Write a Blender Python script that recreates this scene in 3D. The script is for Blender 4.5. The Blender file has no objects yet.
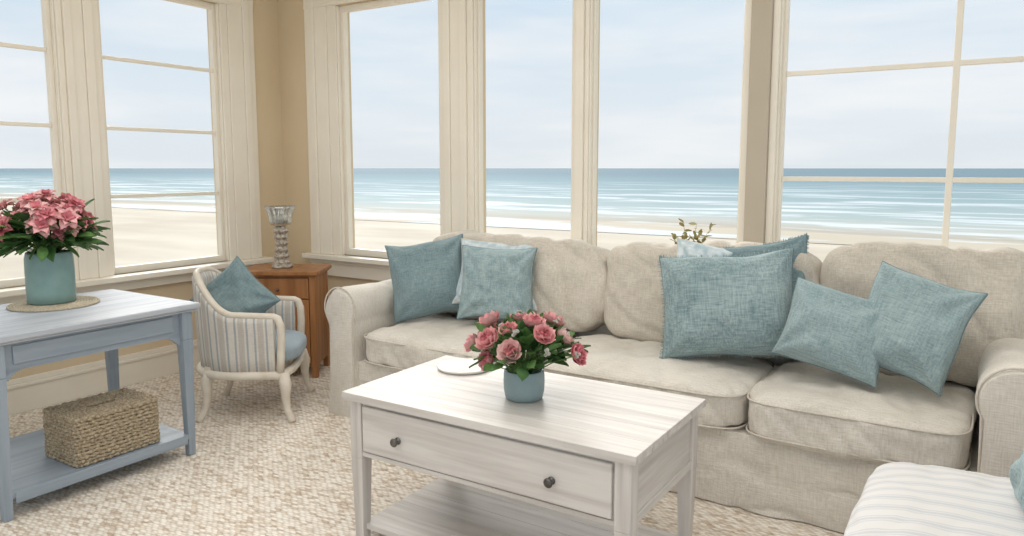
import bpy, bmesh, math, random
from mathutils import Vector, Matrix, noise
random.seed(7)
S = bpy.context.scene
COL = S.collection

# ------------------------------------------------------------------ colour
def lin(c):
    return tuple(((x/255)/12.92 if x/255 <= .04045 else ((x/255+.055)/1.055)**2.4) for x in c) + (1,)

# ------------------------------------------------------------------ materials
def newmat(name):
    m = bpy.data.materials.new(name); m.use_nodes = True
    nt = m.node_tree
    b = nt.nodes['Principled BSDF']
    return m, nt, b

def basic(name, c1, c2=None, rough=.6, scale=8, stretch=(1,1,1), bump=0., bscale=None, metal=0, sheen=0, detail=4, lo=.32, hi=.68):
    m, nt, b = newmat(name)
    N, L = nt.nodes, nt.links
    tc = N.new('ShaderNodeTexCoord'); mp = N.new('ShaderNodeMapping')
    mp.inputs['Scale'].default_value = stretch
    L.new(tc.outputs['Object'], mp.inputs['Vector'])
    nz = N.new('ShaderNodeTexNoise'); nz.inputs['Scale'].default_value = scale
    nz.inputs['Detail'].default_value = detail
    L.new(mp.outputs[0], nz.inputs['Vector'])
    cr = N.new('ShaderNodeValToRGB')
    cr.color_ramp.elements[0].position = lo; cr.color_ramp.elements[1].position = hi
    cr.color_ramp.elements[0].color = lin(c2 or c1); cr.color_ramp.elements[1].color = lin(c1)
    L.new(nz.outputs['Fac'], cr.inputs['Fac'])
    L.new(cr.outputs[0], b.inputs['Base Color'])
    b.inputs['Roughness'].default_value = rough
    b.inputs['Metallic'].default_value = metal
    if sheen: b.inputs['Sheen Weight'].default_value = sheen
    if bump:
        n2 = N.new('ShaderNodeTexNoise'); n2.inputs['Scale'].default_value = bscale or scale*4
        n2.inputs['Detail'].default_value = 3
        L.new(mp.outputs[0], n2.inputs['Vector'])
        bp = N.new('ShaderNodeBump'); bp.inputs['Strength'].default_value = bump
        bp.inputs['Distance'].default_value = .01
        L.new(n2.outputs['Fac'], bp.inputs['Height']); L.new(bp.outputs[0], b.inputs['Normal'])
    return m

def weave(name, c1, c2, s=260, bump=.35, mott=5, lo=.35, hi=.65, mw=.3):
    """slubby linen: two crossed stretched noises"""
    m, nt, b = newmat(name); N, L = nt.nodes, nt.links
    tc = N.new('ShaderNodeTexCoord')
    fac = []
    for st in ((.09,1,1),(1,1,.09)):
        mp = N.new('ShaderNodeMapping'); mp.inputs['Scale'].default_value = st
        L.new(tc.outputs['Object'], mp.inputs['Vector'])
        nz = N.new('ShaderNodeTexNoise'); nz.inputs['Scale'].default_value = s; nz.inputs['Detail'].default_value = 2
        L.new(mp.outputs[0], nz.inputs['Vector']); fac.append(nz)
    ad = N.new('ShaderNodeMath'); ad.operation = 'ADD'
    L.new(fac[0].outputs['Fac'], ad.inputs[0]); L.new(fac[1].outputs['Fac'], ad.inputs[1])
    big = N.new('ShaderNodeTexNoise'); big.inputs['Scale'].default_value = mott; big.inputs['Detail'].default_value = 5
    L.new(tc.outputs['Object'], big.inputs['Vector'])
    a2 = N.new('ShaderNodeMath'); a2.operation = 'MULTIPLY_ADD'; a2.inputs[1].default_value = .5-mw/2
    L.new(ad.outputs[0], a2.inputs[0])
    m3 = N.new('ShaderNodeMath'); m3.operation = 'MULTIPLY'; m3.inputs[1].default_value = mw
    L.new(big.outputs['Fac'], m3.inputs[0]); L.new(m3.outputs[0], a2.inputs[2])
    cr = N.new('ShaderNodeValToRGB'); e = cr.color_ramp.elements
    e[0].position = lo; e[1].position = hi; e[0].color = lin(c2); e[1].color = lin(c1)
    L.new(a2.outputs[0], cr.inputs['Fac']); L.new(cr.outputs[0], b.inputs['Base Color'])
    b.inputs['Roughness'].default_value = .9; b.inputs['Sheen Weight'].default_value = .12
    bp = N.new('ShaderNodeBump'); bp.inputs['Strength'].default_value = bump; bp.inputs['Distance'].default_value = .004
    L.new(ad.outputs[0], bp.inputs['Height']); L.new(bp.outputs[0], b.inputs['Normal'])
    return m

LINEN = weave('linen_offwhite', (232,226,216), (200,193,182), bump=.5, s=200)
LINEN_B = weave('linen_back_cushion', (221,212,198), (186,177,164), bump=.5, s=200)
PIPE = basic('linen_piping', (216,208,197), (200,191,179), .9, 60)
TEAL = weave('teal_chambray', (164,182,183), (110,134,139), bump=.7, s=150, lo=.38, hi=.62)
TEAL2 = weave('teal_chambray_pale', (168,186,187), (120,143,148), bump=.6, s=170)
TEAL3 = weave('teal_dark', (142,162,165), (100,123,129), bump=.6, s=170)
TEALP = weave('teal_faded_print', (172,189,190), (122,146,150), bump=.5, s=190, mott=22, mw=.4, lo=.38, hi=.64)
TEALPIPE = basic('teal_piping', (126,145,149), (106,127,132), .9, 60)
PALEBLUE = weave('pale_blue_cotton', (214,222,224), (176,194,201), s=60, bump=.3, mott=30, mw=.6, lo=.40, hi=.60)
TRIM = basic('cream_trim_paint', (237,230,216), (232,224,209), .45, 3)
WALL = basic('tan_wall_paint', (218,200,170), (213,194,163), .85, 2, bump=.05, bscale=120)
PIER = basic('greige_paint', (188,177,160), (182,171,153), .7, 2)
CEIL = basic('ceiling_paint', (240,236,228), None, .9, 2)
def wood(name,c1,c2,axis,scale=16,lo=.28,hi=.60,rough=.5):
    st=[1.8,1.8,1.8]; st[axis]=.10
    return basic(name,c1,c2,rough,scale,tuple(st),.2,30,lo=lo,hi=hi,detail=6)
TW=[wood('whitewashed_wood_'+'xyz'[a],(220,215,210),(192,185,179),a,18) for a in range(3)]
BW=[wood('bluegrey_paint_'+'xyz'[a],(154,165,176),(132,145,158),a,12) for a in range(3)]
BLUETOP = wood('bluegrey_weathered_top', (190,194,201), (156,165,176), 1, 14)
BROWNW = basic('honey_oak', (174,122,76), (138,90,50), .5, 12, (1.6,1.6,.15), .2, 40)
CHAIRW = basic('chair_cream_wood', (228,219,205), (210,199,183), .5, 12)
METAL = basic('pewter_knob', (120,116,112), (90,88,86), .3, 20, metal=.9)
SILVER = basic('antique_silver_rope', (198,188,174), (128,118,104), .4, 60, metal=.3)
VASE = basic('teal_ceramic', (136,166,162), (120,150,147), .4, 9, bump=.05)
VASE2 = basic('blue_ceramic', (150,170,173), (132,154,159), .4, 9)
PINK = basic('petal_pink', (242,192,190), (232,164,166), .6, 30)
PINK2 = basic('petal_deep_pink', (234,156,160), (214,126,136), .6, 30)
PINK3 = basic('petal_blush', (248,220,214), (240,194,190), .6, 30)
ROSEC = basic('petal_rose_dusty', (214,136,144), (184,98,110), .6, 30)
WHITEF = basic('filler_white', (240,238,232), (226,222,210), .6, 30)
GREEN = basic('leaf_green', (108,146,84), (72,110,56), .5, 25)
GREEN2 = basic('leaf_dark_green', (78,116,64), (52,86,44), .5, 25)
STEMM = basic('stem_green', (90,120,60), None, .6, 20)
SPRIG = basic('dried_sprig', (186,176,124), (140,130,80), .8, 20)
ROPE = basic('seagrass_rope', (200,184,158), (148,131,106), .9, 90, bump=.8, bscale=160)
MATW = basic('woven_mat', (210,199,178), (176,161,136), .9, 120, bump=.6, bscale=180)
STR_A = weave('stripe_white', (224,219,210), (206,200,190))
STR_B = weave('stripe_greyblue', (176,180,184), (156,162,168))
STR_C = weave('stripe_taupe', (202,196,188), (186,179,170))
SEATBLUE = weave('seat_blue', (168,181,190), (142,158,170))
PLATE = basic('ceramic_white', (224,220,213), None, .4, 5)

def stripemat():
    m, nt, b = newmat('ticking_stripe'); N, L = nt.nodes, nt.links
    tc = N.new('ShaderNodeTexCoord'); sp = N.new('ShaderNodeSeparateXYZ')
    L.new(tc.outputs['Object'], sp.inputs[0])
    mu = N.new('ShaderNodeMath'); mu.operation = 'MULTIPLY'; mu.inputs[1].default_value = 15
    L.new(sp.outputs['Y'], mu.inputs[0])
    fr = N.new('ShaderNodeMath'); fr.operation = 'FRACT'; L.new(mu.outputs[0], fr.inputs[0])
    cr = N.new('ShaderNodeValToRGB'); cr.color_ramp.interpolation = 'LINEAR'
    W_=(217,215,213); G_=(198,199,202)
    stops = [(0,W_),(.22,W_),(.30,G_),(.38,W_),(.44,G_),(.56,G_),(.62,W_),(.70,G_),(.78,W_)]
    e = cr.color_ramp.elements
    e[0].position = 0; e[0].color = lin(stops[0][1]); e[1].position = stops[1][0]; e[1].color = lin(stops[1][1])
    for p, c in stops[2:]:
        x = e.new(p); x.color = lin(c)
    L.new(fr.outputs[0], cr.inputs[0]); L.new(cr.outputs[0], b.inputs['Base Color'])
    b.inputs['Roughness'].default_value = .9
    nz = N.new('ShaderNodeTexNoise'); nz.inputs['Scale'].default_value = 220
    L.new(tc.outputs['Object'], nz.inputs['Vector'])
    bp = N.new('ShaderNodeBump'); bp.inputs['Strength'].default_value = .3; bp.inputs['Distance'].default_value = .004
    L.new(nz.outputs['Fac'], bp.inputs['Height']); L.new(bp.outputs[0], b.inputs['Normal'])
    return m
TICK = stripemat()

def carpetmat():
    # nubby loop weave: even rows of little loops, cream with scattered darker ones
    m, nt, b = newmat('loop_carpet'); N, L = nt.nodes, nt.links
    tc = N.new('ShaderNodeTexCoord'); mp = N.new('ShaderNodeMapping'); mp.inputs['Scale'].default_value = (.8,1.9,1)
    mp.inputs['Rotation'].default_value = (0,0,math.radians(-28))
    L.new(tc.outputs['Object'], mp.inputs['Vector'])
    vo = N.new('ShaderNodeTexVoronoi'); vo.inputs['Scale'].default_value = 40; vo.inputs['Randomness'].default_value=.5
    L.new(mp.outputs[0], vo.inputs['Vector'])
    sc = N.new('ShaderNodeSeparateColor'); L.new(vo.outputs['Color'], sc.inputs[0])
    cr = N.new('ShaderNodeValToRGB'); e = cr.color_ramp.elements
    e[0].position = .0; e[0].color = lin((200,182,163)); e[1].position = .6; e[1].color = lin((243,236,226))
    x=e.new(.22); x.color=lin((228,216,200))
    L.new(sc.outputs[0], cr.inputs[0])
    c2 = N.new('ShaderNodeValToRGB'); e = c2.color_ramp.elements
    e[0].position = .3; e[0].color = (1,1,1,1); e[1].position = .8; e[1].color = (.52,.46,.40,1)
    L.new(vo.outputs['Distance'], c2.inputs[0])
    mx = N.new('ShaderNodeMix'); mx.data_type = 'RGBA'; mx.blend_type = 'MULTIPLY'; mx.inputs['Factor'].default_value = .7
    L.new(cr.outputs[0], mx.inputs['A']); L.new(c2.outputs[0], mx.inputs['B'])
    L.new(mx.outputs['Result'], b.inputs['Base Color'])
    b.inputs['Roughness'].default_value = 1
    inv = N.new('ShaderNodeMath'); inv.operation = 'SUBTRACT'; inv.inputs[0].default_value = 1
    L.new(vo.outputs['Distance'], inv.inputs[1])
    bp = N.new('ShaderNodeBump'); bp.inputs['Strength'].default_value = .5; bp.inputs['Distance'].default_value = .010
    L.new(inv.outputs[0], bp.inputs['Height']); L.new(bp.outputs[0], b.inputs['Normal'])
    return m
CARPET = carpetmat()

def glassmat(name='window_glass', f=.006, rough=.02, tint=(1,1,1,1)):
    m = bpy.data.materials.new(name); m.use_nodes = True; nt = m.node_tree; N, L = nt.nodes, nt.links
    N.clear(); o = N.new('ShaderNodeOutputMaterial'); t = N.new('ShaderNodeBsdfTransparent'); g = N.new('ShaderNodeBsdfGlossy')
    t.inputs['Color'].default_value=tint
    g.inputs['Roughness'].default_value = rough
    mx = N.new('ShaderNodeMixShader'); mx.inputs[0].default_value = f
    L.new(t.outputs[0], mx.inputs[1]); L.new(g.outputs[0], mx.inputs[2]); L.new(mx.outputs[0], o.inputs[0])
    return m
GLASS = glassmat()
CUPGLASS = glassmat('cut_glass', .34, .12, (.88,.90,.90,1))

# ------------------------------------------------------------------ mesh builder
class MB:
    def __init__(s): s.v=[]; s.f=[]; s.m=[]; s.M=Matrix.Identity(4)
    def add(s, vs, fs, m=0):
        o=len(s.v); s.v += [s.M@Vector(p) for p in vs]
        s.f += [tuple(i+o for i in f) for f in fs]
        s.m += (m if isinstance(m,list) else [m]*len(fs))
    def box(s,x0,x1,y0,y1,z0,z1,m=0):
        s.frus((x0,x1,y0,y1,z0),(x0,x1,y0,y1,z1),m)
    def frus(s,b,t,m=0):
        x0,x1,y0,y1,z=b; a0,a1,c0,c1,w=t
        s.add([(x0,y0,z),(x1,y0,z),(x1,y1,z),(x0,y1,z),(a0,c0,w),(a1,c0,w),(a1,c1,w),(a0,c1,w)],
              [(0,3,2,1),(4,5,6,7),(0,1,5,4),(1,2,6,5),(2,3,7,6),(3,0,4,7)],m)
    def tube(s,pts,r,seg=8,closed=False,m=0):
        pts=[Vector(p) for p in pts]; n=len(pts); rr=r if isinstance(r,(list,tuple)) else [r]*n
        vs=[];fs=[]; up=None
        for i,p in enumerate(pts):
            if closed: t=pts[(i+1)%n]-pts[i-1]
            else: t=pts[min(i+1,n-1)]-pts[max(i-1,0)]
            t.normalize()
            if up is None:
                up=Vector((0,0,1)) if abs(t.z)<.9 else Vector((1,0,0))
            a=up-t*up.dot(t)
            if a.length<1e-5: a=t.orthogonal()
            a.normalize(); up=a; c=t.cross(a)
            for k in range(seg):
                th=2*math.pi*k/seg
                vs.append(p+(a*math.cos(th)+c*math.sin(th))*rr[i])
        rng=n if closed else n-1
        for i in range(rng):
            j=(i+1)%n
            for k in range(seg):
                l=(k+1)%seg
                fs.append((i*seg+k,i*seg+l,j*seg+l,j*seg+k))
        if not closed:
            fs.append(tuple(range(seg))[::-1]); fs.append(tuple((n-1)*seg+k for k in range(seg)))
        s.add(vs,fs,m)
    def lathe(s,prof,seg=40,c=(0,0,0),m=0,rib=None):
        vs=[];fs=[]; n=len(prof)
        for (r,z) in prof:
            for k in range(seg):
                th=2*math.pi*k/seg
                q=r*(1+(rib(th,z) if rib else 0))
                vs.append((c[0]+q*math.cos(th),c[1]+q*math.sin(th),c[2]+z))
        for i in range(n-1):
            for k in range(seg):
                l=(k+1)%seg; fs.append((i*seg+k,i*seg+l,(i+1)*seg+l,(i+1)*seg+k))
        fs.append(tuple(range(seg))[::-1]); fs.append(tuple((n-1)*seg+k for k in range(seg)))
        s.add(vs,fs,m)
    def sphere(s,c,r,m=0,seg=12):
        prof=[(max(r[0]*math.sin(math.pi*i/8),1e-4), -r[1]*math.cos(math.pi*i/8)) for i in range(9)]
        s.lathe(prof,seg,c,m)
    def grid(s,fn,nu,nv,m=0):
        vs=[fn(i/nu,j/nv) for i in range(nu+1) for j in range(nv+1)]
        fs=[(i*(nv+1)+j,(i+1)*(nv+1)+j,(i+1)*(nv+1)+j+1,i*(nv+1)+j+1) for i in range(nu) for j in range(nv)]
        s.add(vs,fs,m)
    def build(s,name,mats,parent=None,smooth=False,bevel=0,recalc=True):
        me=bpy.data.meshes.new(name); me.from_pydata([tuple(p) for p in s.v],[],s.f)
        for mt in (mats if isinstance(mats,(list,tuple)) else [mats]): me.materials.append(mt)
        for p,mi in zip(me.polygons,s.m): p.material_index=mi; p.use_smooth=smooth
        if recalc:
            bm=bmesh.new(); bm.from_mesh(me); bmesh.ops.recalc_face_normals(bm,faces=bm.faces); bm.to_mesh(me); bm.free()
        me.update()
        o=bpy.data.objects.new(name,me); COL.objects.link(o)
        if parent: o.parent=parent
        if bevel:
            md=o.modifiers.new('bevel','BEVEL'); md.width=bevel; md.segments=2; md.limit_method='ANGLE'; md.angle_limit=.6
        return o

def group(name, loc=(0,0,0), rz=0):
    e=bpy.data.objects.new(name,None); e.empty_display_size=.1
    COL.objects.link(e); e.location=loc; e.rotation_euler=(0,0,rz); return e

def recenter(e, loc):
    e.location=loc
    for c in e.children: c.matrix_parent_inverse=Matrix.Translation(-Vector(loc))

def crease(v,w=5):
    return 1-min(abs(noise.noise(v))*w,1)

def puff(name,size,loc,mat,parent=None,n=7,amp=.006,freq=5,rot=(0,0,0),cuts=26,crown=0.,seed=0,sag=0):
    bm=bmesh.new(); bmesh.ops.create_cube(bm,size=2)
    bmesh.ops.subdivide_edges(bm,edges=bm.edges,cuts=cuts,use_grid_fill=True)
    a,b,c=[q/2 for q in size]
    off=Vector((seed*7.1,seed*3.3,seed*1.7))
    for v in bm.verts:
        p=v.co; k=(abs(p.x)**n+abs(p.y)**n+abs(p.z)**n)**(1/n); q=p/k
        w=Vector((q.x*a,q.y*b,q.z*c))
        w.z+=crown*(1-q.x**2)*(1-q.y**2)*(1 if q.z>0 else 0)*abs(q.z)
        if sag: w.z-=sag*math.exp(-((q.x-.1*math.sin(seed))/.55)**2)*max(q.z,0)
        v.co=w
    bm.normal_update()
    for v in bm.verts:
        f=noise.noise(v.co*freq+off)*amp+noise.noise(v.co*freq*3+off)*amp*.35
        f-=crease(Vector((v.co.x*freq*1.3+v.co.z*freq,v.co.y*freq*.8,v.co.z*freq*.6))+off*2)*amp*.5
        v.co+=v.normal*f
    me=bpy.data.meshes.new(name); bm.to_mesh(me); bm.free(); me.materials.append(mat)
    for p in me.polygons: p.use_smooth=True
    o=bpy.data.objects.new(name,me); COL.objects.link(o); o.location=loc; o.rotation_euler=rot
    if parent: o.parent=parent
    return o

def sq_loop(a,b,n=7,N=96):
    pts=[]
    for i in range(N):
        t=2*math.pi*i/N; x,y=math.cos(t),math.sin(t)
        k=(abs(x)**n+abs(y)**n)**(1/n); pts.append((a*x/k,b*y/k))
    return pts

def pillow(name,w,h,t,loc,yaw,lean,roll,mat,pipe,seed=0,sag=0.0,fray=0):
    N=44; vs=[];fs=[]
    def pt(s_,t_,side):
        x=w/2*s_*(1-.08*(1-t_*t_)*abs(s_)); z=h/2*t_*(1-.08*(1-s_*s_)*abs(t_))
        k=max((1-s_**2)*(1-t_**2),0)
        th=t/2*(k**.38)
        p=Vector((x*3+seed*5,side*2,z*3))
        wr=noise.noise(p*1.6)*.026+noise.noise(p*4)*.009-crease(Vector((x*5+z*3,z*4-x*2,seed*2+side)),4)*.008
        cx=w/2*(1 if s_>0 else -1); cz=h/2*(1 if t_>0 else -1)
        ang=math.atan2(z-cz,x-cx); rad=math.hypot(x-cx,z-cz)
        fo=math.sin(ang*9+seed+side)*.015*math.exp(-((rad-.10)/.09)**2)
        y=side*(th*(1+noise.noise(p)*.22)+ (wr+fo)*(k**.35))
        bw=noise.noise(Vector((x*5,z*5,seed*3)))*.015
        z2=z - sag*(1-abs(s_))*max(t_,0)+bw
        return (x+bw*.7,y+noise.noise(Vector((x*5+seed,z*5,7)))*.018,z2)
    idx={}
    for side in (-1,1):
        for i in range(N+1):
            for j in range(N+1):
                brd=i in(0,N) or j in(0,N)
                if brd and side==1: idx[(side,i,j)]=idx[(-1,i,j)]; continue
                s_=math.sin((i/N*2-1)*math.pi/2); t_=math.sin((j/N*2-1)*math.pi/2)
                idx[(side,i,j)]=len(vs); vs.append(pt(s_,t_,side))
    for side in (-1,1):
        for i in range(N):
            for j in range(N):
                q=(idx[(side,i,j)],idx[(side,i+1,j)],idx[(side,i+1,j+1)],idx[(side,i,j+1)])
                fs.append(q if side==-1 else q[::-1])
    mb=MB(); mb.add(vs,fs,0)
    ring=[(i,0) for i in range(N)]+[(N,j) for j in range(N)]+[(N-i,N) for i in range(N)]+[(0,N-j) for j in range(N)]
    rp=[Vector(vs[idx[(-1,i,j)]]) for i,j in ring]
    mb.tube(rp,.004,6,True,1)
    if fray:
        rnd=random.Random(seed)
        for i,p in enumerate(rp):
            q=rp[(i+1)%len(rp)]
            for k in range(3):
                a=p.lerp(q,rnd.random())
                hz=abs(a.x)/w>abs(a.z)/h
                d=Vector((math.copysign(1,a.x) if hz else 0,0,0 if hz else math.copysign(1,a.z)))
                b=a+d*fray*rnd.uniform(.6,1.2)+Vector((rnd.uniform(-1,1),rnd.uniform(-1,1),rnd.uniform(-1,1)))*fray*.3
                mb.tube([a,b],[.0016,.0008],4,False,0)
    o=mb.build(name,[mat,pipe],smooth=True,recalc=False)
    M=Matrix.Rotation(math.radians(yaw),4,'Z')@Matrix.Rotation(-math.radians(lean),4,'X')@Matrix.Rotation(math.radians(roll),4,'Y')
    o.rotation_euler=M.to_euler(); o.location=loc
    return o

# ------------------------------------------------------------------ room shell
WX=-4.62; WY=3.95
mb=MB(); mb.box(WX-.14,3.2,-2.2,WY+.14,-.15,0); mb.build('floor',CARPET)
mb=MB(); mb.box(WX-.14,3.2,-2.2,WY+.14,2.95,3.05); mb.build('ceiling',CEIL)

def wbox(mb,wall,a0,a1,n0,n1,z0,z1,m=0):
    if wall=='back': mb.box(a0,a1,WY+n0,WY+n1,z0,z1,m)
    else: mb.box(WX-n1,WX-n0,a0,a1,z0,z1,m)

def wall(name,which,lo,hi,opens,z0,z1,mats):
    mb=MB(); T=.14
    wbox(mb,which,lo,hi,0,T,0,z0); wbox(mb,which,lo,hi,0,T,z1,2.95)
    p=lo
    for a,b in opens:
        if a>p: wbox(mb,which,p,a,0,T,z0,z1)
        p=b
    if hi>p: wbox(mb,which,p,hi,0,T,z0,z1)
    return mb.build(name,mats)
ZB,ZT=.755,2.56
back_open=[(-4.01,-3.06),(-2.80,-2.075),(-1.978,-1.075),(-.912,.60)]
left_open=[(-1.0,-.2),(.31,1.15),(1.45,2.32),(2.56,3.43)]
LZB,LZT=.725,2.55
wall('wall_back','back',WX,3.2,back_open,ZB,ZT,WALL)
wall('wall_left','left',-2.2,WY+.14,left_open,LZB,LZT,WALL)

def window(name,which,a0,a1,z0,z1,vm,hm,rail=.04):
    g=group(name)
    mb=MB()
    wbox(mb,which,a0,a0+rail,.03,.075,z0,z1); wbox(mb,which,a1-rail,a1,.03,.075,z0,z1)
    wbox(mb,which,a0+rail,a1-rail,.03,.075,z0,z0+rail*1.1); wbox(mb,which,a0+rail,a1-rail,.03,.075,z1-rail,z1)
    bd=.014
    wbox(mb,which,a0,a0+bd,.0,.03,z0,z1); wbox(mb,which,a1-bd,a1,.0,.03,z0,z1)
    mb.build('sash_frame',TRIM,g,bevel=.004)
    if vm or hm:
        mb=MB()
        for v in vm: wbox(mb,which,v-.014,v+.014,.04,.065,z0+rail,z1-rail)
        for h in hm: wbox(mb,which,a0+rail,a1-rail,.042,.063,h-.012,h+.012)
        mb.build('muntins',TRIM,g,bevel=.003)
    mb=MB(); wbox(mb,which,a0+rail,a1-rail,.05,.055,z0+rail,z1-rail); mb.build('glass_pane',GLASS,g)
    c=Vector(((a0+a1)/2,WY+.05,z0)) if which=='back' else Vector((WX-.05,(a0+a1)/2,z0))
    recenter(g,c)
    return g
LR=[1.22,1.65,2.085]
window('window_1','left',.31,1.15,LZB,LZT,[],LR)
window('window_2','left',1.45,2.32,LZB,LZT,[],LR)
window('window_3','left',2.56,3.43,LZB,LZT,[],LR)
window('window_4','back',-4.01,-3.06,ZB,ZT,[],[],.045)
window('window_5','back',-2.80,-2.075,ZB,ZT,[],[],.025)
window('window_6','back',-1.978,-1.075,ZB,ZT,[],[],.025)
window('window_7','back',-.912,.60,ZB,ZT,[-.136],[1.345,1.875],.03)
window('window_8','left',-1.0,-.2,LZB,LZT,[],LR)

def casing(name,which,strips,z0,z1,mat=TRIM):
    mb=MB()
    for a,b,n in strips: wbox(mb,which,a,b,-n,0,z0,z1)
    return mb.build(name,mat,bevel=.004)
casing('trim_1','left',[(2.315,2.35,.015),(2.35,2.395,.032),(2.395,2.465,.022),(2.465,2.52,.032),(2.52,2.565,.015)],LZB,LZT)
casing('trim_2','left',[(3.425,3.48,.015),(3.48,3.60,.025),(3.60,3.65,.038),(3.65,3.70,.025)],LZB,LZT+.1)
casing('trim_3','left',[(1.145,1.20,.015),(1.20,1.40,.03),(1.40,1.455,.015)],LZB,LZT)
casing('trim_4','back',[(-4.31,-4.26,.025),(-4.26,-4.21,.035),(-4.21,-4.09,.022),(-4.09,-4.005,.012)],ZB,ZT+.1)
casing('trim_5','back',[(-3.065,-3.02,.015),(-3.02,-2.97,.032),(-2.97,-2.89,.022),(-2.89,-2.84,.032),(-2.84,-2.795,.015)],ZB,ZT)
casing('trim_6','back',[(-2.08,-2.055,.012),(-2.055,-2.0,.03),(-2.0,-1.973,.012)],ZB,ZT)
casing('trim_7','back',[(-1.08,-1.045,.02),(-.942,-.907,.02)],ZB,ZT)
casing('trim_8','back',[(-1.045,-.942,.045)],ZB,ZT+.1,PIER)
casing('trim_9','back',[(.595,.66,.03),(.66,.74,.045)],ZB,ZT+.1)
def hbox(name,which,a0,a1,n,z0,z1):
    mb=MB(); wbox(mb,which,a0,a1,-n,0,z0,z1); mb.build(name,TRIM,bevel=.004)
hbox('trim_10','back',-4.31,.74,.03,ZT,ZT+.1)
hbox('trim_11','left',-1.1,3.70,.03,LZT,LZT+.1)
mb=MB()
wbox(mb,'back',-4.35,.78,-.085,.03,ZB-.035,ZB); wbox(mb,'back',-4.31,.74,-.03,0,ZB-.16,ZB-.035); wbox(mb,'back',-4.31,.74,-.045,-.0,ZB-.065,ZB-.035)
mb.build('trim_12',TRIM,bevel=.005)
mb=MB()
wbox(mb,'left',-1.1,3.75,-.10,.03,LZB-.035,LZB); wbox(mb,'left',-1.1,3.70,-.04,0,LZB-.10,LZB-.035)
mb.build('trim_13',TRIM,bevel=.005)
mb=MB(); wbox(mb,'left',-2.2,WY,-.022,0,0,.15); wbox(mb,'left',-2.2,WY,-.03,0,.15,.17); wbox(mb,'left',-2.2,WY,-.014,0,.17,.20)
mb.build('baseboard_left',TRIM,bevel=.003)
mb=MB(); wbox(mb,'back',WX+.03,3.2,-.022,0,0,.15); wbox(mb,'back',WX+.03,3.2,-.03,0,.15,.17); wbox(mb,'back',WX+.03,3.2,-.014,0,.17,.20)
mb.build('baseboard_back',TRIM,bevel=.003)

# ------------------------------------------------------------------ outside
SAND=basic('beach_sand', (228,213,190), (208,191,167), .9, .25, (.4,1,1), .3, 3)
mb=MB(); mb.box(-400,400,4.6,64,-3.4,-3.0); mb.box(-400,-5.2,-150,4.6,-3.4,-3.0); mb.build('beach_ground',SAND)
def seamat():
    m,nt,b=newmat('sea_water'); N,L=nt.nodes,nt.links
    tc=N.new('ShaderNodeTexCoord'); sp=N.new('ShaderNodeSeparateXYZ'); L.new(tc.outputs['Object'],sp.inputs[0])
    wz=N.new('ShaderNodeTexNoise'); wz.inputs['Scale'].default_value=.035; wz.inputs['Detail'].default_value=3; L.new(tc.outputs['Object'],wz.inputs['Vector'])
    ya=N.new('ShaderNodeMath'); ya.operation='MULTIPLY_ADD'; ya.inputs[1].default_value=-14; L.new(wz.outputs['Fac'],ya.inputs[0]); L.new(sp.outputs['Y'],ya.inputs[2])
    lg=N.new('ShaderNodeMapRange'); lg.inputs['From Min'].default_value=0; lg.inputs['From Max'].default_value=400
    L.new(ya.outputs[0],lg.inputs['Value'])
    pw=N.new('ShaderNodeMath'); pw.operation='POWER'; pw.inputs[1].default_value=.5; L.new(lg.outputs[0],pw.inputs[0])
    cr=N.new('ShaderNodeValToRGB'); e=cr.color_ramp.elements
    e[0].position=0; e[0].color=lin((216,201,178)); e[1].position=1; e[1].color=lin((130,150,157))
    for p_,c_ in ((.07,(196,184,166)),(.14,(200,198,186)),(.22,(182,192,187)),(.4,(160,178,179)),(.7,(140,162,167))):
        x=e.new(p_); x.color=lin(c_)
    L.new(pw.outputs[0],cr.inputs[0])
    mp=N.new('ShaderNodeMapping'); mp.inputs['Scale'].default_value=(.03,.12,1); mp.inputs['Rotation'].default_value=(0,0,.04); L.new(tc.outputs['Object'],mp.inputs['Vector'])
    nz=N.new('ShaderNodeTexNoise'); nz.inputs['Scale'].default_value=1.0; nz.inputs['Detail'].default_value=8; nz.inputs['Roughness'].default_value=.64; nz.inputs['Distortion'].default_value=.4
    L.new(mp.outputs[0],nz.inputs['Vector'])
    fr=N.new('ShaderNodeValToRGB'); e=fr.color_ramp.elements
    e[0].position=.50; e[0].color=(0,0,0,1); e[1].position=.58; e[1].color=(1,1,1,1)
    L.new(nz.outputs['Fac'],fr.inputs[0])
    fade=N.new('ShaderNodeMapRange'); fade.inputs['From Min'].default_value=15; fade.inputs['From Max'].default_value=190
    fade.inputs['To Min'].default_value=1; fade.inputs['To Max'].default_value=.0; L.new(sp.outputs['Y'],fade.inputs['Value'])
    mu=N.new('ShaderNodeMath'); mu.operation='MULTIPLY'; L.new(fr.outputs[0],mu.inputs[0]); L.new(fade.outputs[0],mu.inputs[1])
    mx=N.new('ShaderNodeMix'); mx.data_type='RGBA'; L.new(mu.outputs[0],mx.inputs['Factor'])
    L.new(cr.outputs[0],mx.inputs['A']); mx.inputs['B'].default_value=lin((232,234,232))
    L.new(mx.outputs['Result'],b.inputs['Base Color'])
    b.inputs['Roughness'].default_value=.8; b.inputs['Specular IOR Level'].default_value=.05
    return m
mb=MB()
mb.add([(-9000,0,0),(9000,0,0),(9000,9000,0),(-9000,9000,0)],[(0,1,2,3)],0)
sea=mb.build('sea',seamat(),recalc=False); sea.location=(0,46,-2.97)

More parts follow.
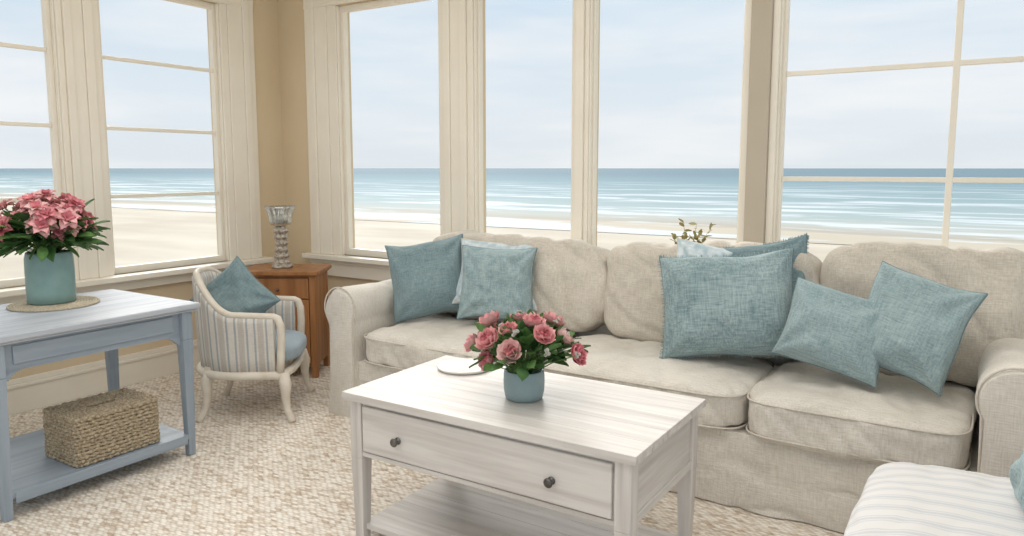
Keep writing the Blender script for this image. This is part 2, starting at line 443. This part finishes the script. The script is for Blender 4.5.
# ------------------------------------------------------------------ world
w=bpy.data.worlds.new('sky'); S.world=w; w.use_nodes=True; nt=w.node_tree; N,L=nt.nodes,nt.links
bg=N['Background']; tc=N.new('ShaderNodeTexCoord'); sp=N.new('ShaderNodeSeparateXYZ'); L.new(tc.outputs['Generated'],sp.inputs[0])
cr=N.new('ShaderNodeValToRGB'); e=cr.color_ramp.elements
e[0].position=0; e[0].color=lin((218,225,230)); e[1].position=1; e[1].color=lin((174,202,228))
x=e.new(.07); x.color=lin((218,227,234)); x=e.new(.25); x.color=lin((200,219,235))
L.new(sp.outputs['Z'],cr.inputs[0])
mp=N.new('ShaderNodeMapping'); mp.inputs['Scale'].default_value=(1.0,1.0,6); mp.inputs['Rotation'].default_value=(.12,.1,0); L.new(tc.outputs['Generated'],mp.inputs['Vector'])
nz=N.new('ShaderNodeTexNoise'); nz.inputs['Scale'].default_value=2.4; nz.inputs['Detail'].default_value=6; L.new(mp.outputs[0],nz.inputs['Vector'])
c2=N.new('ShaderNodeValToRGB'); e=c2.color_ramp.elements; e[0].position=.42; e[0].color=(0,0,0,1); e[1].position=.68; e[1].color=(.85,.85,.85,1)
L.new(nz.outputs['Fac'],c2.inputs[0])
mx=N.new('ShaderNodeMix'); mx.data_type='RGBA'; L.new(c2.outputs[0],mx.inputs['Factor']); L.new(cr.outputs[0],mx.inputs['A']); mx.inputs['B'].default_value=lin((238,240,241))
L.new(mx.outputs['Result'],bg.inputs['Color']); bg.inputs['Strength'].default_value=1.08

# ------------------------------------------------------------------ sofa
sofa=group('slipcovered_sofa')
SX0,SX1=-3.12,.26; SF,SB=2.95,3.85
bm=bmesh.new(); bmesh.ops.create_cube(bm,size=1)
bmesh.ops.subdivide_edges(bm,edges=bm.edges,cuts=80,use_grid_fill=True)
for v in bm.verts:
    p=v.co; X=SX0+.09+(p.x+.5)*(SX1-SX0-.18); Y=SF+.02+(p.y+.5)*(SB-SF-.04); Z=.005+(p.z+.5)*.315
    if p.y<-.49:
        k=1-Z/.33
        Y-= .012*k+ .026*k*noise.noise(Vector((X*5,0,Z*1.5)))+.011*noise.noise(Vector((X*13,3,Z*5)))
        Y+= .012*crease(Vector((X*4+Z*3,Z*6,9)),6)
        for sx in (-.77,-1.83): Y+= .014*math.exp(-((X-sx)/.02)**2)
    v.co=(X,Y,Z)
me=bpy.data.meshes.new('base_skirt'); bm.to_mesh(me); bm.free(); me.materials.append(LINEN)
for p in me.polygons: p.use_smooth=True
o=bpy.data.objects.new('base_skirt',me); COL.objects.link(o); o.parent=sofa
def arm(name,cx,sgn):
    prof=[(.085,0.0),(.085,.15),(.083,.30),(.085,.45),(.088,.54)]
    c=(-.012,.615); R=.118
    for i in range(23):
        a=math.radians(-32+ i*(250/22)); prof.append((c[0]+R*math.cos(a),c[1]+R*math.sin(a)))
    prof+=[(-.088,.50),(-.092,.40),(-.097,.25),(-.104,.12),(-.112,.0)]
    ys=[SF-.03+(SB-.05-SF+.03)*i/36 for i in range(37)]
    mb=MB(); n=len(prof); vs=[];fs=[]
    for j,y in enumerate(ys):
        for (px,pz) in prof:
            d=noise.noise(Vector((px*6,y*5,pz*5+cx)))*.012-crease(Vector((y*5+pz*4,pz*5,cx)),6)*.004
            k=1
            if j==0 : k=.93
            vs.append((cx+sgn*(px*k+d*(1 if px>0 else -1)), y, max(pz if k==1 else pz*.985,0)+ (d if pz>.6 else 0)))
    for j in range(len(ys)-1):
        for i in range(n):
            l=(i+1)%n; fs.append((j*n+i,j*n+l,(j+1)*n+l,(j+1)*n+i))
    fs.append(tuple(range(n))); fs.append(tuple((len(ys)-1)*n+i for i in range(n))[::-1])
    mb.add(vs,fs,0)
    mb.tube([(cx+sgn*px,SF-.02,pz+.004) for px,pz in prof],.005,6,False,1)
    o=mb.build(name,[LINEN,PIPE],sofa,smooth=True)
    md=o.modifiers.new('bevel','BEVEL'); md.width=.012; md.segments=3; md.limit_method='ANGLE'; md.angle_limit=1.0
arm('arm_left',SX0+.13,1); arm('arm_right',SX1-.13,-1)
puff('back_frame',(SX1-SX0-.06,.2,.94),((SX0+SX1)/2,SB-.1,.475),LINEN,sofa,n=9,amp=.01,freq=4,cuts=50)
def seat(name,x0,x1,seed):
    sz=(x1-x0+.008,.74,.20); loc=((x0+x1)/2,SF-.035+.37,.405)
    puff(name,sz,loc,LINEN,sofa,n=6.5,amp=.017,freq=5,cuts=50,crown=.025,seed=seed)
    mb=MB()
    for zz in (-.066,.068):
        mb.tube([(x,y,zz) for x,y in sq_loop(sz[0]/2*.990,sz[1]/2*.990,7.5,120)],.0042,6,True)
    p=mb.build(name+'_piping',PIPE,sofa,smooth=True); p.location=loc
seat('seat_cushion_1',-2.885,-1.83,1); seat('seat_cushion_2',-1.83,-.77,2); seat('seat_cushion_3',-.77,.02,3)
def backc(name,x0,x1,h,seed,rz=0):
    puff(name,(x1-x0+.01,.27,h),((x0+x1)/2,3.63,.49+h/2),LINEN_B,sofa,n=4.8,amp=.028,freq=4,rot=(math.radians(-9),0,rz),cuts=50,seed=seed,sag=.015)
backc('back_cushion_1',-2.87,-1.655,.53,4); backc('back_cushion_2',-1.655,-.60,.545,5); backc('back_cushion_3',-.60,.22,.60,6)
recenter(sofa,((SX0+SX1)/2,(SF+SB)/2,0))

pillow('throw_pillow',.46,.46,.20,(-2.70,3.35,.76),32,18,-9,TEAL3,TEALPIPE,1)
pillow('throw_pillow',.42,.41,.18,(-2.23,3.36,.768),22,16,1,TEALP,TEALPIPE,2)
pillow('throw_pillow',.50,.38,.12,(-2.29,3.47,.805),16,20,2,PALEBLUE,PIPE,8)
pillow('throw_pillow',.60,.48,.24,(-.955,3.33,.78),10,20,-7,TEAL,TEALPIPE,3,fray=.014)
pillow('throw_pillow',.50,.46,.16,(-.88,3.52,.83),6,14,-9,TEAL3,TEALPIPE,4,fray=.010)
pillow('throw_pillow',.36,.36,.12,(-1.09,3.47,.865),10,16,6,PALEBLUE,PIPE,9)
pillow('throw_pillow',.41,.35,.20,(-.475,3.22,.742),4,26,13,TEAL2,TEALPIPE,5)
pillow('throw_pillow',.39,.42,.21,(-.21,3.25,.785),-10,22,14,TEAL2,TEALPIPE,6)

# ------------------------------------------------------------------ coffee table
ct=group('coffee_table')
X0,X1,Y0,Y1,H=-1.955,-.79,1.905,2.54,.58
mb=MB(); 
nb=5
for i in range(nb):
    y0=Y0+(Y1-Y0)*i/nb; y1=Y0+(Y1-Y0)*(i+1)/nb; mb.box(X0,X1,y0+.0003,y1-.0003,H-.028,H)
mb.build('top',TW[0],ct,bevel=.0014)
ZA=.34
mb=MB(); i=.02
for lx in (X0+i,X1-i-.055):
    for ly in (Y0+i,Y1-i-.055):
        mb.frus((lx+.008,lx+.047,ly+.008,ly+.047,0),(lx,lx+.055,ly,ly+.055,ZA-.01)); mb.box(lx,lx+.055,ly,ly+.055,ZA-.01,H-.028)
mb.build('legs',TW[2],ct,bevel=.003)
a0,a1,b0,b1=X0+.075,X1-.075,Y0+.075,Y1-.075; zt=H-.028
mb=MB()
mb.box(a0,a1,Y0+.032,Y0+.05,ZA,zt)
mb.box(a0,a1,Y0+.024,Y0+.032,ZA,ZA+.017); mb.box(a0,a1,Y0+.024,Y0+.032,zt-.012,zt)
mb.box(a0,a1,Y1-.045,Y1-.03,ZA,zt)
mb.build('apron',TW[0],ct,bevel=.002)
mb=MB()
for sx in (X0+.03,X1-.045):
    mb.box(sx,sx+.015,b0,b1,ZA,zt)
for sx0,sx1 in ((X0+.024,X0+.03),(X1-.03,X1-.024)):
    mb.box(sx0,sx1,b0,b1,ZA,ZA+.03); mb.box(sx0,sx1,b0,b1,zt-.025,zt); 
mb.build('side_panels',TW[1],ct,bevel=.002)
mb=MB(); mb.box(a0+.008,a1-.008,Y0+.018,Y0+.034,ZA+.022,zt-.018); mb.build('drawer_front',TW[0],ct,bevel=.004)
mb=MB()
for kx in (-1.70,-1.075):
    mb.M=Matrix.Translation((kx,Y0+.018,.437))@Matrix.Rotation(math.pi/2,4,'X')
    mb.lathe([(.013,0),(.013,.003),(.006,.005),(.006,.014),(.014,.018),(.016,.024),(.012,.029),(.002,.031)],20)
mb.build('knobs',METAL,ct,smooth=True)
mb=MB()
for k in range(5):
    y0=Y0+.045+(Y1-Y0-.09)*k/5; y1=Y0+.045+(Y1-Y0-.09)*(k+1)/5
    mb.box(X0+.045,X1-.045,y0+.0005,y1-.0005,.045,.068)
mb.build('lower_shelf',TW[0],ct,bevel=.002)
recenter(ct,((X0+X1)/2,(Y0+Y1)/2,0))
mb=MB(); mb.lathe([(.10,0),(.112,.003),(.115,.010),(.110,.012),(.09,.008),(.01,.008)],48); o=mb.build('ceramic_coaster',PLATE,smooth=True); o.location=(-1.76,2.41,.581)

# ------------------------------------------------------------------ bouquets
def bloom(mb,c,nrm,R,m,star=False):
    nrm=Vector(nrm).normalized(); a=nrm.orthogonal().normalized(); b=nrm.cross(a)
    layers=((6,16,1.0,.62),(6,40,.90,.58),(5,62,.72,.5),(4,80,.5,.4))
    if star: layers=((5,20,1.0,.36),(6,48,.95,.34),(4,72,.7,.28))
    for k,(n,el,sc,wd) in enumerate(layers):
        ph=random.random()*6
        for i in range(n):
            th=ph+2*math.pi*i/n+random.uniform(-.15,.15); e=math.radians(el+random.uniform(-8,8))
            rd=a*math.cos(th)+b*math.sin(th); tg=nrm.cross(rd)
            def fn(u,v,rd=rd,tg=tg,e=e,sc=sc,wd=wd):
                s_=u*2-1; r=v*R*sc
                if star: wdt=wd*R*(math.sin(math.pi*min(.06+.93*v,1)))**.8*s_
                else: wdt=wd*R*math.sin(math.pi*(.12+.76*v))**.7*s_
                e2=e+ (v-.5)*(-.9 if star else .5)
                return c+rd*(math.cos(e2)*r)+nrm*(math.sin(e2)*r+ R*.16*s_*s_*v - R*.05)+tg*wdt+rd*(R*.06*math.sin(s_*7)*v)
            mb.grid(fn,4,4,m[min(k//2,1)] if isinstance(m,tuple) else m)
def leaf(mb,c,d,L_,W,m,droop=.5):
    d=Vector(d).normalized(); side=d.cross(Vector((0,0,1)))
    if side.length<.1: side=Vector((1,0,0))
    side.normalize(); side=(Matrix.Rotation(random.uniform(-.7,.7),3,d)@side); up=side.cross(d)
    def fn(u,v):
        s_=u*2-1; w_=W*math.sin(math.pi*min(v*.92+.06,1))**.8*s_
        return c+d*(L_*v)+side*w_+up*(abs(s_)*W*.25)-Vector((0,0,1))*(droop*L_*v*v*.6)
    mb.grid(fn,2,6,m)

def bouquet(name,loc,vprof,vmat,zc,rx,rz_,n,R,petmats,nl,LL,LW,pairs,zmin=0.,lowleaf=-.15,topleaf=.95,star=False,rr_lo=.78,filler=0,droop=.5):
    g=group(name,loc)
    mb=MB(); mb.lathe(vprof,48); mb.build('vase',vmat,g,smooth=True)
    mb=MB(); stems=MB(); C=Vector((0,0,zc)); ztop=max(z for r,z in vprof)
    for i in range(n):
        f=(i+.5)/n; z=1-f*(1-zmin); rr=math.sqrt(max(1-z*z,0)); th=i*2.39996+random.uniform(-.25,.25)
        dr=Vector((rr*math.cos(th)*rx,rr*math.sin(th)*rx,z*rz_))
        p=C+dr*random.uniform(rr_lo,1.1); nv=Vector((dr.x/rx,dr.y/rx,dr.z/rz_+.3))
        bloom(mb,p,nv,R*random.uniform(.75,1.2),random.choice(pairs),star)
        q=Vector((0,0,ztop-.02))+Vector((dr.x,dr.y,0))*.12
        stems.tube([q,q.lerp(p,.5)+Vector((0,0,.01)),p],.0022,5,False,0)
    for i in range(filler):
        th=random.uniform(0,6.28); z=random.uniform(.1,1); rr=math.sqrt(1-z*z)
        c=C+Vector((rr*math.cos(th)*rx,rr*math.sin(th)*rx,z*rz_))*random.uniform(.9,1.25)
        stems.tube([Vector((0,0,ztop)),c],.0012,4,False,0)
        for k in range(5):
            cc=c+Vector((random.uniform(-1,1),random.uniform(-1,1),random.uniform(-1,1)))*.012
            bloom(mb,cc,(cc-C),.007,len(petmats)-1)
    mb.build('blooms',petmats,g,smooth=True,recalc=False)
    mb=MB()
    for i in range(nl):
        th=random.uniform(0,2*math.pi); el=random.uniform(lowleaf,topleaf)
        d=Vector((math.cos(th)*math.cos(el),math.sin(th)*math.cos(el),math.sin(el)))
        p=C+Vector((d.x*rx,d.y*rx,d.z*rz_*.8))*random.uniform(.3,.9)+Vector((0,0,-.01))
        if p.z<ztop: p.z=ztop+random.uniform(0,.02)
        leaf(mb,p,d+Vector((0,0,random.uniform(-.2,.35))),LL*random.uniform(.6,1.2),LW*random.uniform(.8,1.2),random.choice((0,0,1)),droop)
        if i%2==0: stems.tube([Vector((0,0,ztop-.02)),p],.0016,4,False,0)
    mb.build('leaves',[GREEN,GREEN2],g,smooth=True,recalc=False)
    stems.build('stems',STEMM,g,smooth=True)
    return g
PM=[PINK,PINK2,PINK3,ROSEC,WHITEF]
vp=[(.058,0),(.066,.004),(.072,.03),(.074,.06),(.073,.09),(.071,.103),(.069,.106),(.064,.104),(.063,.09),(.06,.085),(.002,.085)]
bouquet('flower_vase',(-1.345,2.20,.581),vp,VASE2,.165,.19,.13,16,.045,PM,280,.074,.020,((0,1),(0,1),(2,0),(1,1)),zmin=-.04,lowleaf=-.1,topleaf=1.4,filler=12,droop=.25)
vp=[(.094,0),(.100,.005),(.102,.05),(.102,.15),(.101,.21),(.096,.232),(.094,.24),(.090,.24),(.088,.23),(.085,.2),(.002,.2)]
bouquet('flower_vase',(-3.71,1.76,.768),vp,VASE,.31,.195,.205,50,.055,PM,340,.11,.022,((0,3),(1,3),(0,1),(2,1),(1,3)),zmin=.14,lowleaf=-.3,topleaf=.9,star=True,rr_lo=.6,droop=.3)

# ------------------------------------------------------------------ desk
dk=group('console_desk')
DX0,DX1,DY0,DY1,DH=-3.92,-3.16,1.24,2.17,.755
mb=MB(); mb.box(DX0,DX1,DY0,DY1,DH-.028,DH); mb.box(DX0+.012,DX1-.012,DY0+.012,DY1-.012,DH-.04,DH-.028); mb.build('top',BLUETOP,dk,bevel=.006)
mb=MB()
for lx in (DX0+.025,DX1-.08):
    for ly in (DY0+.03,DY1-.085):
        mb.frus((lx+.010,lx+.045,ly+.010,ly+.045,0),(lx,lx+.055,ly,ly+.055,.58)); mb.box(lx,lx+.055,ly,ly+.055,.58,DH-.04)
mb.build('legs',BW[2],dk,bevel=.004)
mb=MB(); zt=DH-.04
mb.box(DX1-.068,DX1-.05,DY0+.085,DY1-.085,.60,zt); mb.box(DX0+.035,DX0+.05,DY0+.085,DY1-.085,.60,zt)
mb.box(DX0+.08,DX1-.08,DY0+.04,DY0+.055,.60,zt); mb.box(DX0+.08,DX1-.08,DY1-.055,DY1-.04,.60,zt)
for ya,yb in ((DY0+.085,DY0+.17),(DY1-.085,DY1-.17)):
    for k in range(10):
        t0=k/10; t1=(k+1)/10; y_0=ya+(yb-ya)*t0; y_1=ya+(yb-ya)*t1; z=.60-.06*(1-t1)**2
        mb.box(DX1-.068,DX1-.05,min(y_0,y_1),max(y_0,y_1),z,.60)
mb.build('apron',BW[1],dk,bevel=.001)
mb=MB(); mb.box(DX1-.05,DX1-.043,DY0+.12,DY1-.12,.625,zt-.015); mb.build('drawer_front',BW[1],dk,bevel=.003)
mb=MB(); mb.box(DX0+.04,DX1-.035,DY0+.06,DY1-.055,.085,.11); mb.box(DX1-.035,DX1-.027,DY0+.085,DY1-.085,.065,.112)
mb.build('lower_shelf',BW[1],dk,bevel=.003)
recenter(dk,((DX0+DX1)/2,(DY0+DY1)/2,0))
mb=MB()
for k in range(16):
    r=.008+.0118*k
    mb.tube([(r*math.cos(2*math.pi*i/48),r*math.sin(2*math.pi*i/48),.006) for i in range(48)],.0062,6,True)
o=mb.build('woven_placemat',MATW,smooth=True); o.location=(-3.69,1.76,.755)
bk=group('woven_basket',(-3.36,1.775,.111))
mb=MB(); mb.box(-.13,.13,-.18,.18,0,.205); mb.build('inner_box',ROPE,bk)
def rrect(a,b,r,N=12):
    pts=[]
    for cx,cy,s0 in ((a-r,b-r,0),(-a+r,b-r,90),(-a+r,-b+r,180),(a-r,-b+r,270)):
        for i in range(N+1):
            t=math.radians(s0+90*i/N); pts.append((cx+r*math.cos(t),cy+r*math.sin(t)))
    out=[]
    for i in range(len(pts)):
        p=Vector(pts[i]); q=Vector(pts[(i+1)%len(pts)]); n=max(1,int((q-p).length/.006))
        for k in range(n): out.append(p.lerp(q,k/n))
    return out
mb=MB()
for L_ in range(13):
    z=.009+.0163*L_; ring=rrect(.137+.003*math.sin(L_),.187,.02)
    rad=[.0085+.0028*math.sin(i*1.15+L_*2.2) for i in range(len(ring))]
    mb.tube([(p.x,p.y,z+.0015*math.sin(i*.5)) for i,p in enumerate(ring)],rad,8,True)
for k in range(9):
    a=.137-.0155*k; b=.187-.0155*k
    if a<.02: break
    ring=rrect(a,b,min(.02,a*.9)); rad=[.008+.0026*math.sin(i*1.15+k*2) for i in range(len(ring))]
    mb.tube([(p.x,p.y,.211+.001*math.sin(i*.5)) for i,p in enumerate(ring)],rad,8,True)
mb.build('braided_rope',ROPE,bk,smooth=True)

# ------------------------------------------------------------------ corner cabinet
cb=group('wooden_cabinet',(-3.99,3.40,0),math.radians(32.4))
W,D,HH=.24,.17,.725
mb=MB(); mb.box(-W,W,-D+.012,D,.08,HH-.028); mb.build('carcass',BROWNW,cb,bevel=.003)
mb=MB(); mb.box(-W-.03,W+.03,-D-.03,D+.02,HH-.028,HH); mb.box(-W-.015,W+.015,-D-.012,D+.01,HH-.04,HH-.028); mb.build('top',BROWNW,cb,bevel=.005)
mb=MB()
for lx in (-W-.005,W-.035):
    for ly in (-D-.003,D-.04): mb.box(lx,lx+.04,ly,ly+.04,0,HH-.04)
mb.build('legs',BROWNW,cb,bevel=.004)
mb=MB(); mb.box(-W+.04,W-.04,-D-.004,-D+.014,.54,.675); mb.box(-W+.04,-.003,-D-.004,-D+.014,.10,.53); mb.box(.003,W-.04,-D-.004,-D+.014,.10,.53)
mb.box(-W+.075,-.035,-D-.008,-D-.003,.14,.49); mb.box(.035,W-.075,-D-.008,-D-.003,.14,.49)
mb.build('drawer_and_doors',BROWNW,cb,bevel=.004)
mb=MB()
for kx,kz in ((0,.60),(-.022,.36),(.022,.36)):
    mb.sphere((kx,-D-.016,kz),(.011,.011))
mb.build('knobs',METAL,cb,smooth=True)
lat,dd=-1.565,5.0
ch=group('candle_holder',(lat*.844-dd*.536,lat*.536+dd*.844,HH+.001))
stem=[(.066,0),(.068,.012),(.058,.024)]
for i in range(34):
    z=.026+i*.0072; stem.append((.043+.006*math.sin(i*1.05)+.006*math.cos(z*20),z))
stem+=[(.03,.276),(.03,.284),(.002,.286)]
mb=MB(); mb.lathe(stem,48,rib=lambda th,z:.10*math.cos(5*th+z*90)); mb.build('twisted_stem',SILVER,ch,smooth=True)
cup=[(.03,.285),(.06,.292),(.072,.31),(.074,.34),(.078,.37),(.092,.40),(.098,.418),(.094,.419),(.074,.372),(.068,.34),(.066,.312),(.05,.30),(.002,.298)]
mb=MB(); mb.lathe(cup,60,rib=lambda th,z:.05*math.cos(12*th)); mb.build('glass_cup',CUPGLASS,ch,smooth=True)
mb=MB(); mb.lathe([(.035,.299),(.036,.33),(.034,.352),(.004,.354)],24); mb.build('candle',PLATE,ch,smooth=True)

# ------------------------------------------------------------------ barrel armchair
bc=group('barrel_armchair',(-3.56,2.76,0),math.radians(37))
A=.27
def upath(t):
    s1=.20; arc=math.pi*A; tot=2*s1+arc; d=t*tot
    if d<s1: return Vector((.20-d,-A,0)),Vector((0,-1,0))
    if d>tot-s1: return Vector((d-(tot-s1),A,0)),Vector((0,1,0))
    th=-math.pi/2-(d-s1)/A
    n=Vector((math.cos(th),math.sin(th),0)); return n*A,n
def utop(t):
    m=1-abs(2*t-1); k=min(max((m-.35)/.5,0),1); k=k*k*(3-2*k)
    return .58+.03*m+.19*k
NC=120; vs=[];fs=[];fm=[]
for i in range(NC+1):
    t=i/NC; p,n=upath(t); top=utop(t)
    sec=[(.0,.26),(.012,.36),(.02,.5),(.028,top-.03),(.026,top-.005),(.005,top+.008),(-.018,top+.002),(-.03,top-.03),(-.035,.5),(-.035,.36),(-.03,.26)]
    for a,z in sec: q=p+n*a; vs.append((q.x,q.y,z))
ns=11; pat=[0,0,0,1,0,2,2,2,0,1]
for i in range(NC):
    for k in range(ns):
        l=(k+1)%ns; fs.append((i*ns+k,i*ns+l,(i+1)*ns+l,(i+1)*ns+k)); fm.append(pat[i%10])
fs.append(tuple(range(ns))); fm.append(0); fs.append(tuple(NC*ns+k for k in range(ns))); fm.append(0)
mb=MB(); mb.add(vs,fs,fm); mb.build('striped_shell',[STR_A,STR_B,STR_C],bc,smooth=True)
mb=MB()
pts=[]
for i in range(61):
    t=i/60; p,n=upath(t); q=p+n*.004; pts.append((q.x,q.y,utop(t)+.012))
f0=[(.225,-A-.0,.28),(.232,-A,.36),(.238,-A,.46),(.236,-A,.54),(.222,-A,.58)]
f1=[(x,-y,z) for x,y,z in f0][::-1]
mb.tube(f0+pts+f1,[.022]*5+[.019]*61+[.022]*5,10)
bpts=[]
for i in range(61):
    p,n=upath(i/60); q=p+n*.006; bpts.append((q.x,q.y,.262))
mb.tube([(.24,-A,.262)]+bpts+[(.24,A,.262)],.024,10)
mb.tube([(.24,-A,.262),(.26,-.1,.258),(.26,.1,.258),(.24,A,.262)],.024,10)
for lx,ly,ox,oy in ((.235,-A+.01,.05,-.03),(.235,A-.01,.05,.03),(-.17,-.2,-.06,-.05),(-.17,.2,-.06,.05)):
    mb.tube([(lx,ly,.27),(lx+ox*.35,ly+oy*.35,.21),(lx+ox*.30,ly+oy*.3,.14),(lx+ox*.45,ly+oy*.45,.07),(lx+ox*.9,ly+oy*.9,.02),(lx+ox,ly+oy,.001)],[.034,.033,.025,.019,.019,.022],10)
mb.build('wood_frame',CHAIRW,bc,smooth=True)
puff('seat_cushion',(.52,.47,.12),(.045,0,.36),SEATBLUE,bc,n=4,amp=.006,cuts=20,crown=.02)
mb=MB(); mb.box(-.2,.22,-.22,.22,.255,.30); mb.build('seat_deck',CHAIRW,bc)
p=pillow('throw_pillow',.36,.36,.14,(-3.62,2.71,.64),36,12,46,TEAL3,TEALPIPE,15)

# ------------------------------------------------------------------ foreground slipper chair
fc=group('striped_armchair')
puff('seat_cushion',(.66,.80,.20),(.075,2.24,.385),TICK,fc,n=5,amp=.010,freq=4,cuts=34,crown=.03,seed=12)
puff('seat_base',(.62,.76,.24),(.085,2.24,.20),TICK,fc,n=9,amp=.004,cuts=26)
puff('backrest',(.18,.80,.56),(.42,2.24,.66),TICK,fc,n=5,amp=.01,rot=(0,math.radians(10),0),cuts=26,seed=13)
mb=MB()
for lx in (-.19,.31):
    for ly in (1.92,2.56): mb.frus((lx-.015,lx+.015,ly-.015,ly+.015,0),(lx-.022,lx+.022,ly-.022,ly+.022,.10))
mb.build('feet',BROWNW,fc)
recenter(fc,(.1,2.24,0))
p=pillow('throw_pillow',.40,.38,.13,(.215,2.25,.68),-80,16,0,TEAL2,TEALPIPE,14)

# ------------------------------------------------------------------ sprig in a little pot on the sill
sg=group('potted_sprig',(-1.33,3.905,ZB))
mb=MB(); mb.lathe([(.022,0),(.028,.01),(.034,.05),(.03,.085),(.024,.10),(.022,.098),(.002,.09)],28); mb.build('pot',PLATE,sg,smooth=True)
mb=MB()
for i in range(13):
    th=random.uniform(0,6.28); r=random.uniform(.02,.12); h=random.uniform(.22,.36)
    tip=Vector((r*math.cos(th)*1.4,min(r*math.sin(th),.03),h))
    mb.tube([(0,0,.08),(tip.x*.3,tip.y*.3,h*.6),tip],[.002,.0018,.001],5,False,0)
    for k in range(7):
        q=Vector((0,0,.08)).lerp(tip,.5+.08*k); leaf(mb,q,(random.uniform(-1,1),random.uniform(-1,.2),random.uniform(0,1)),.045,.012,0,.2)
mb.build('sprigs',SPRIG,sg,smooth=True,recalc=False)

# ------------------------------------------------------------------ lights
def sun(name,dirv,e,ang,col):
    l=bpy.data.lights.new(name,'SUN'); l.energy=e; l.angle=math.radians(ang); l.color=col
    o=bpy.data.objects.new(name,l); COL.objects.link(o); o.rotation_euler=Vector(dirv).to_track_quat('-Z','Y').to_euler(); o.location=(-6,8,8)
sun('sun',(.60,-.66,-.50),3.4,36,(1,.975,.94))
def area(name,loc,sx,sy,e,col,rot=(0,0,0)):
    l=bpy.data.lights.new(name,'AREA'); l.shape='RECTANGLE'; l.size=sx; l.size_y=sy; l.energy=e; l.color=col
    o=bpy.data.objects.new(name,l); COL.objects.link(o); o.location=loc; o.rotation_euler=rot
area('ceiling_fill_light',(-1.6,1.4,2.9),4.2,3.4,65,(1,.985,.96))  # added area fill below the ceiling, brightens the room; no real fixture there

# ------------------------------------------------------------------ camera
cam=bpy.data.cameras.new('camera'); co=bpy.data.objects.new('camera',cam); COL.objects.link(co)
cam.sensor_width=36; cam.lens=740*36/1024; cam.shift_y=-15/1024
co.location=(0,0,1.4); co.rotation_euler=(math.radians(90-6.55),0,math.radians(32.4))
cam.clip_end=20000; cam.clip_start=.05
S.camera=co
S.view_settings.view_transform='Standard'
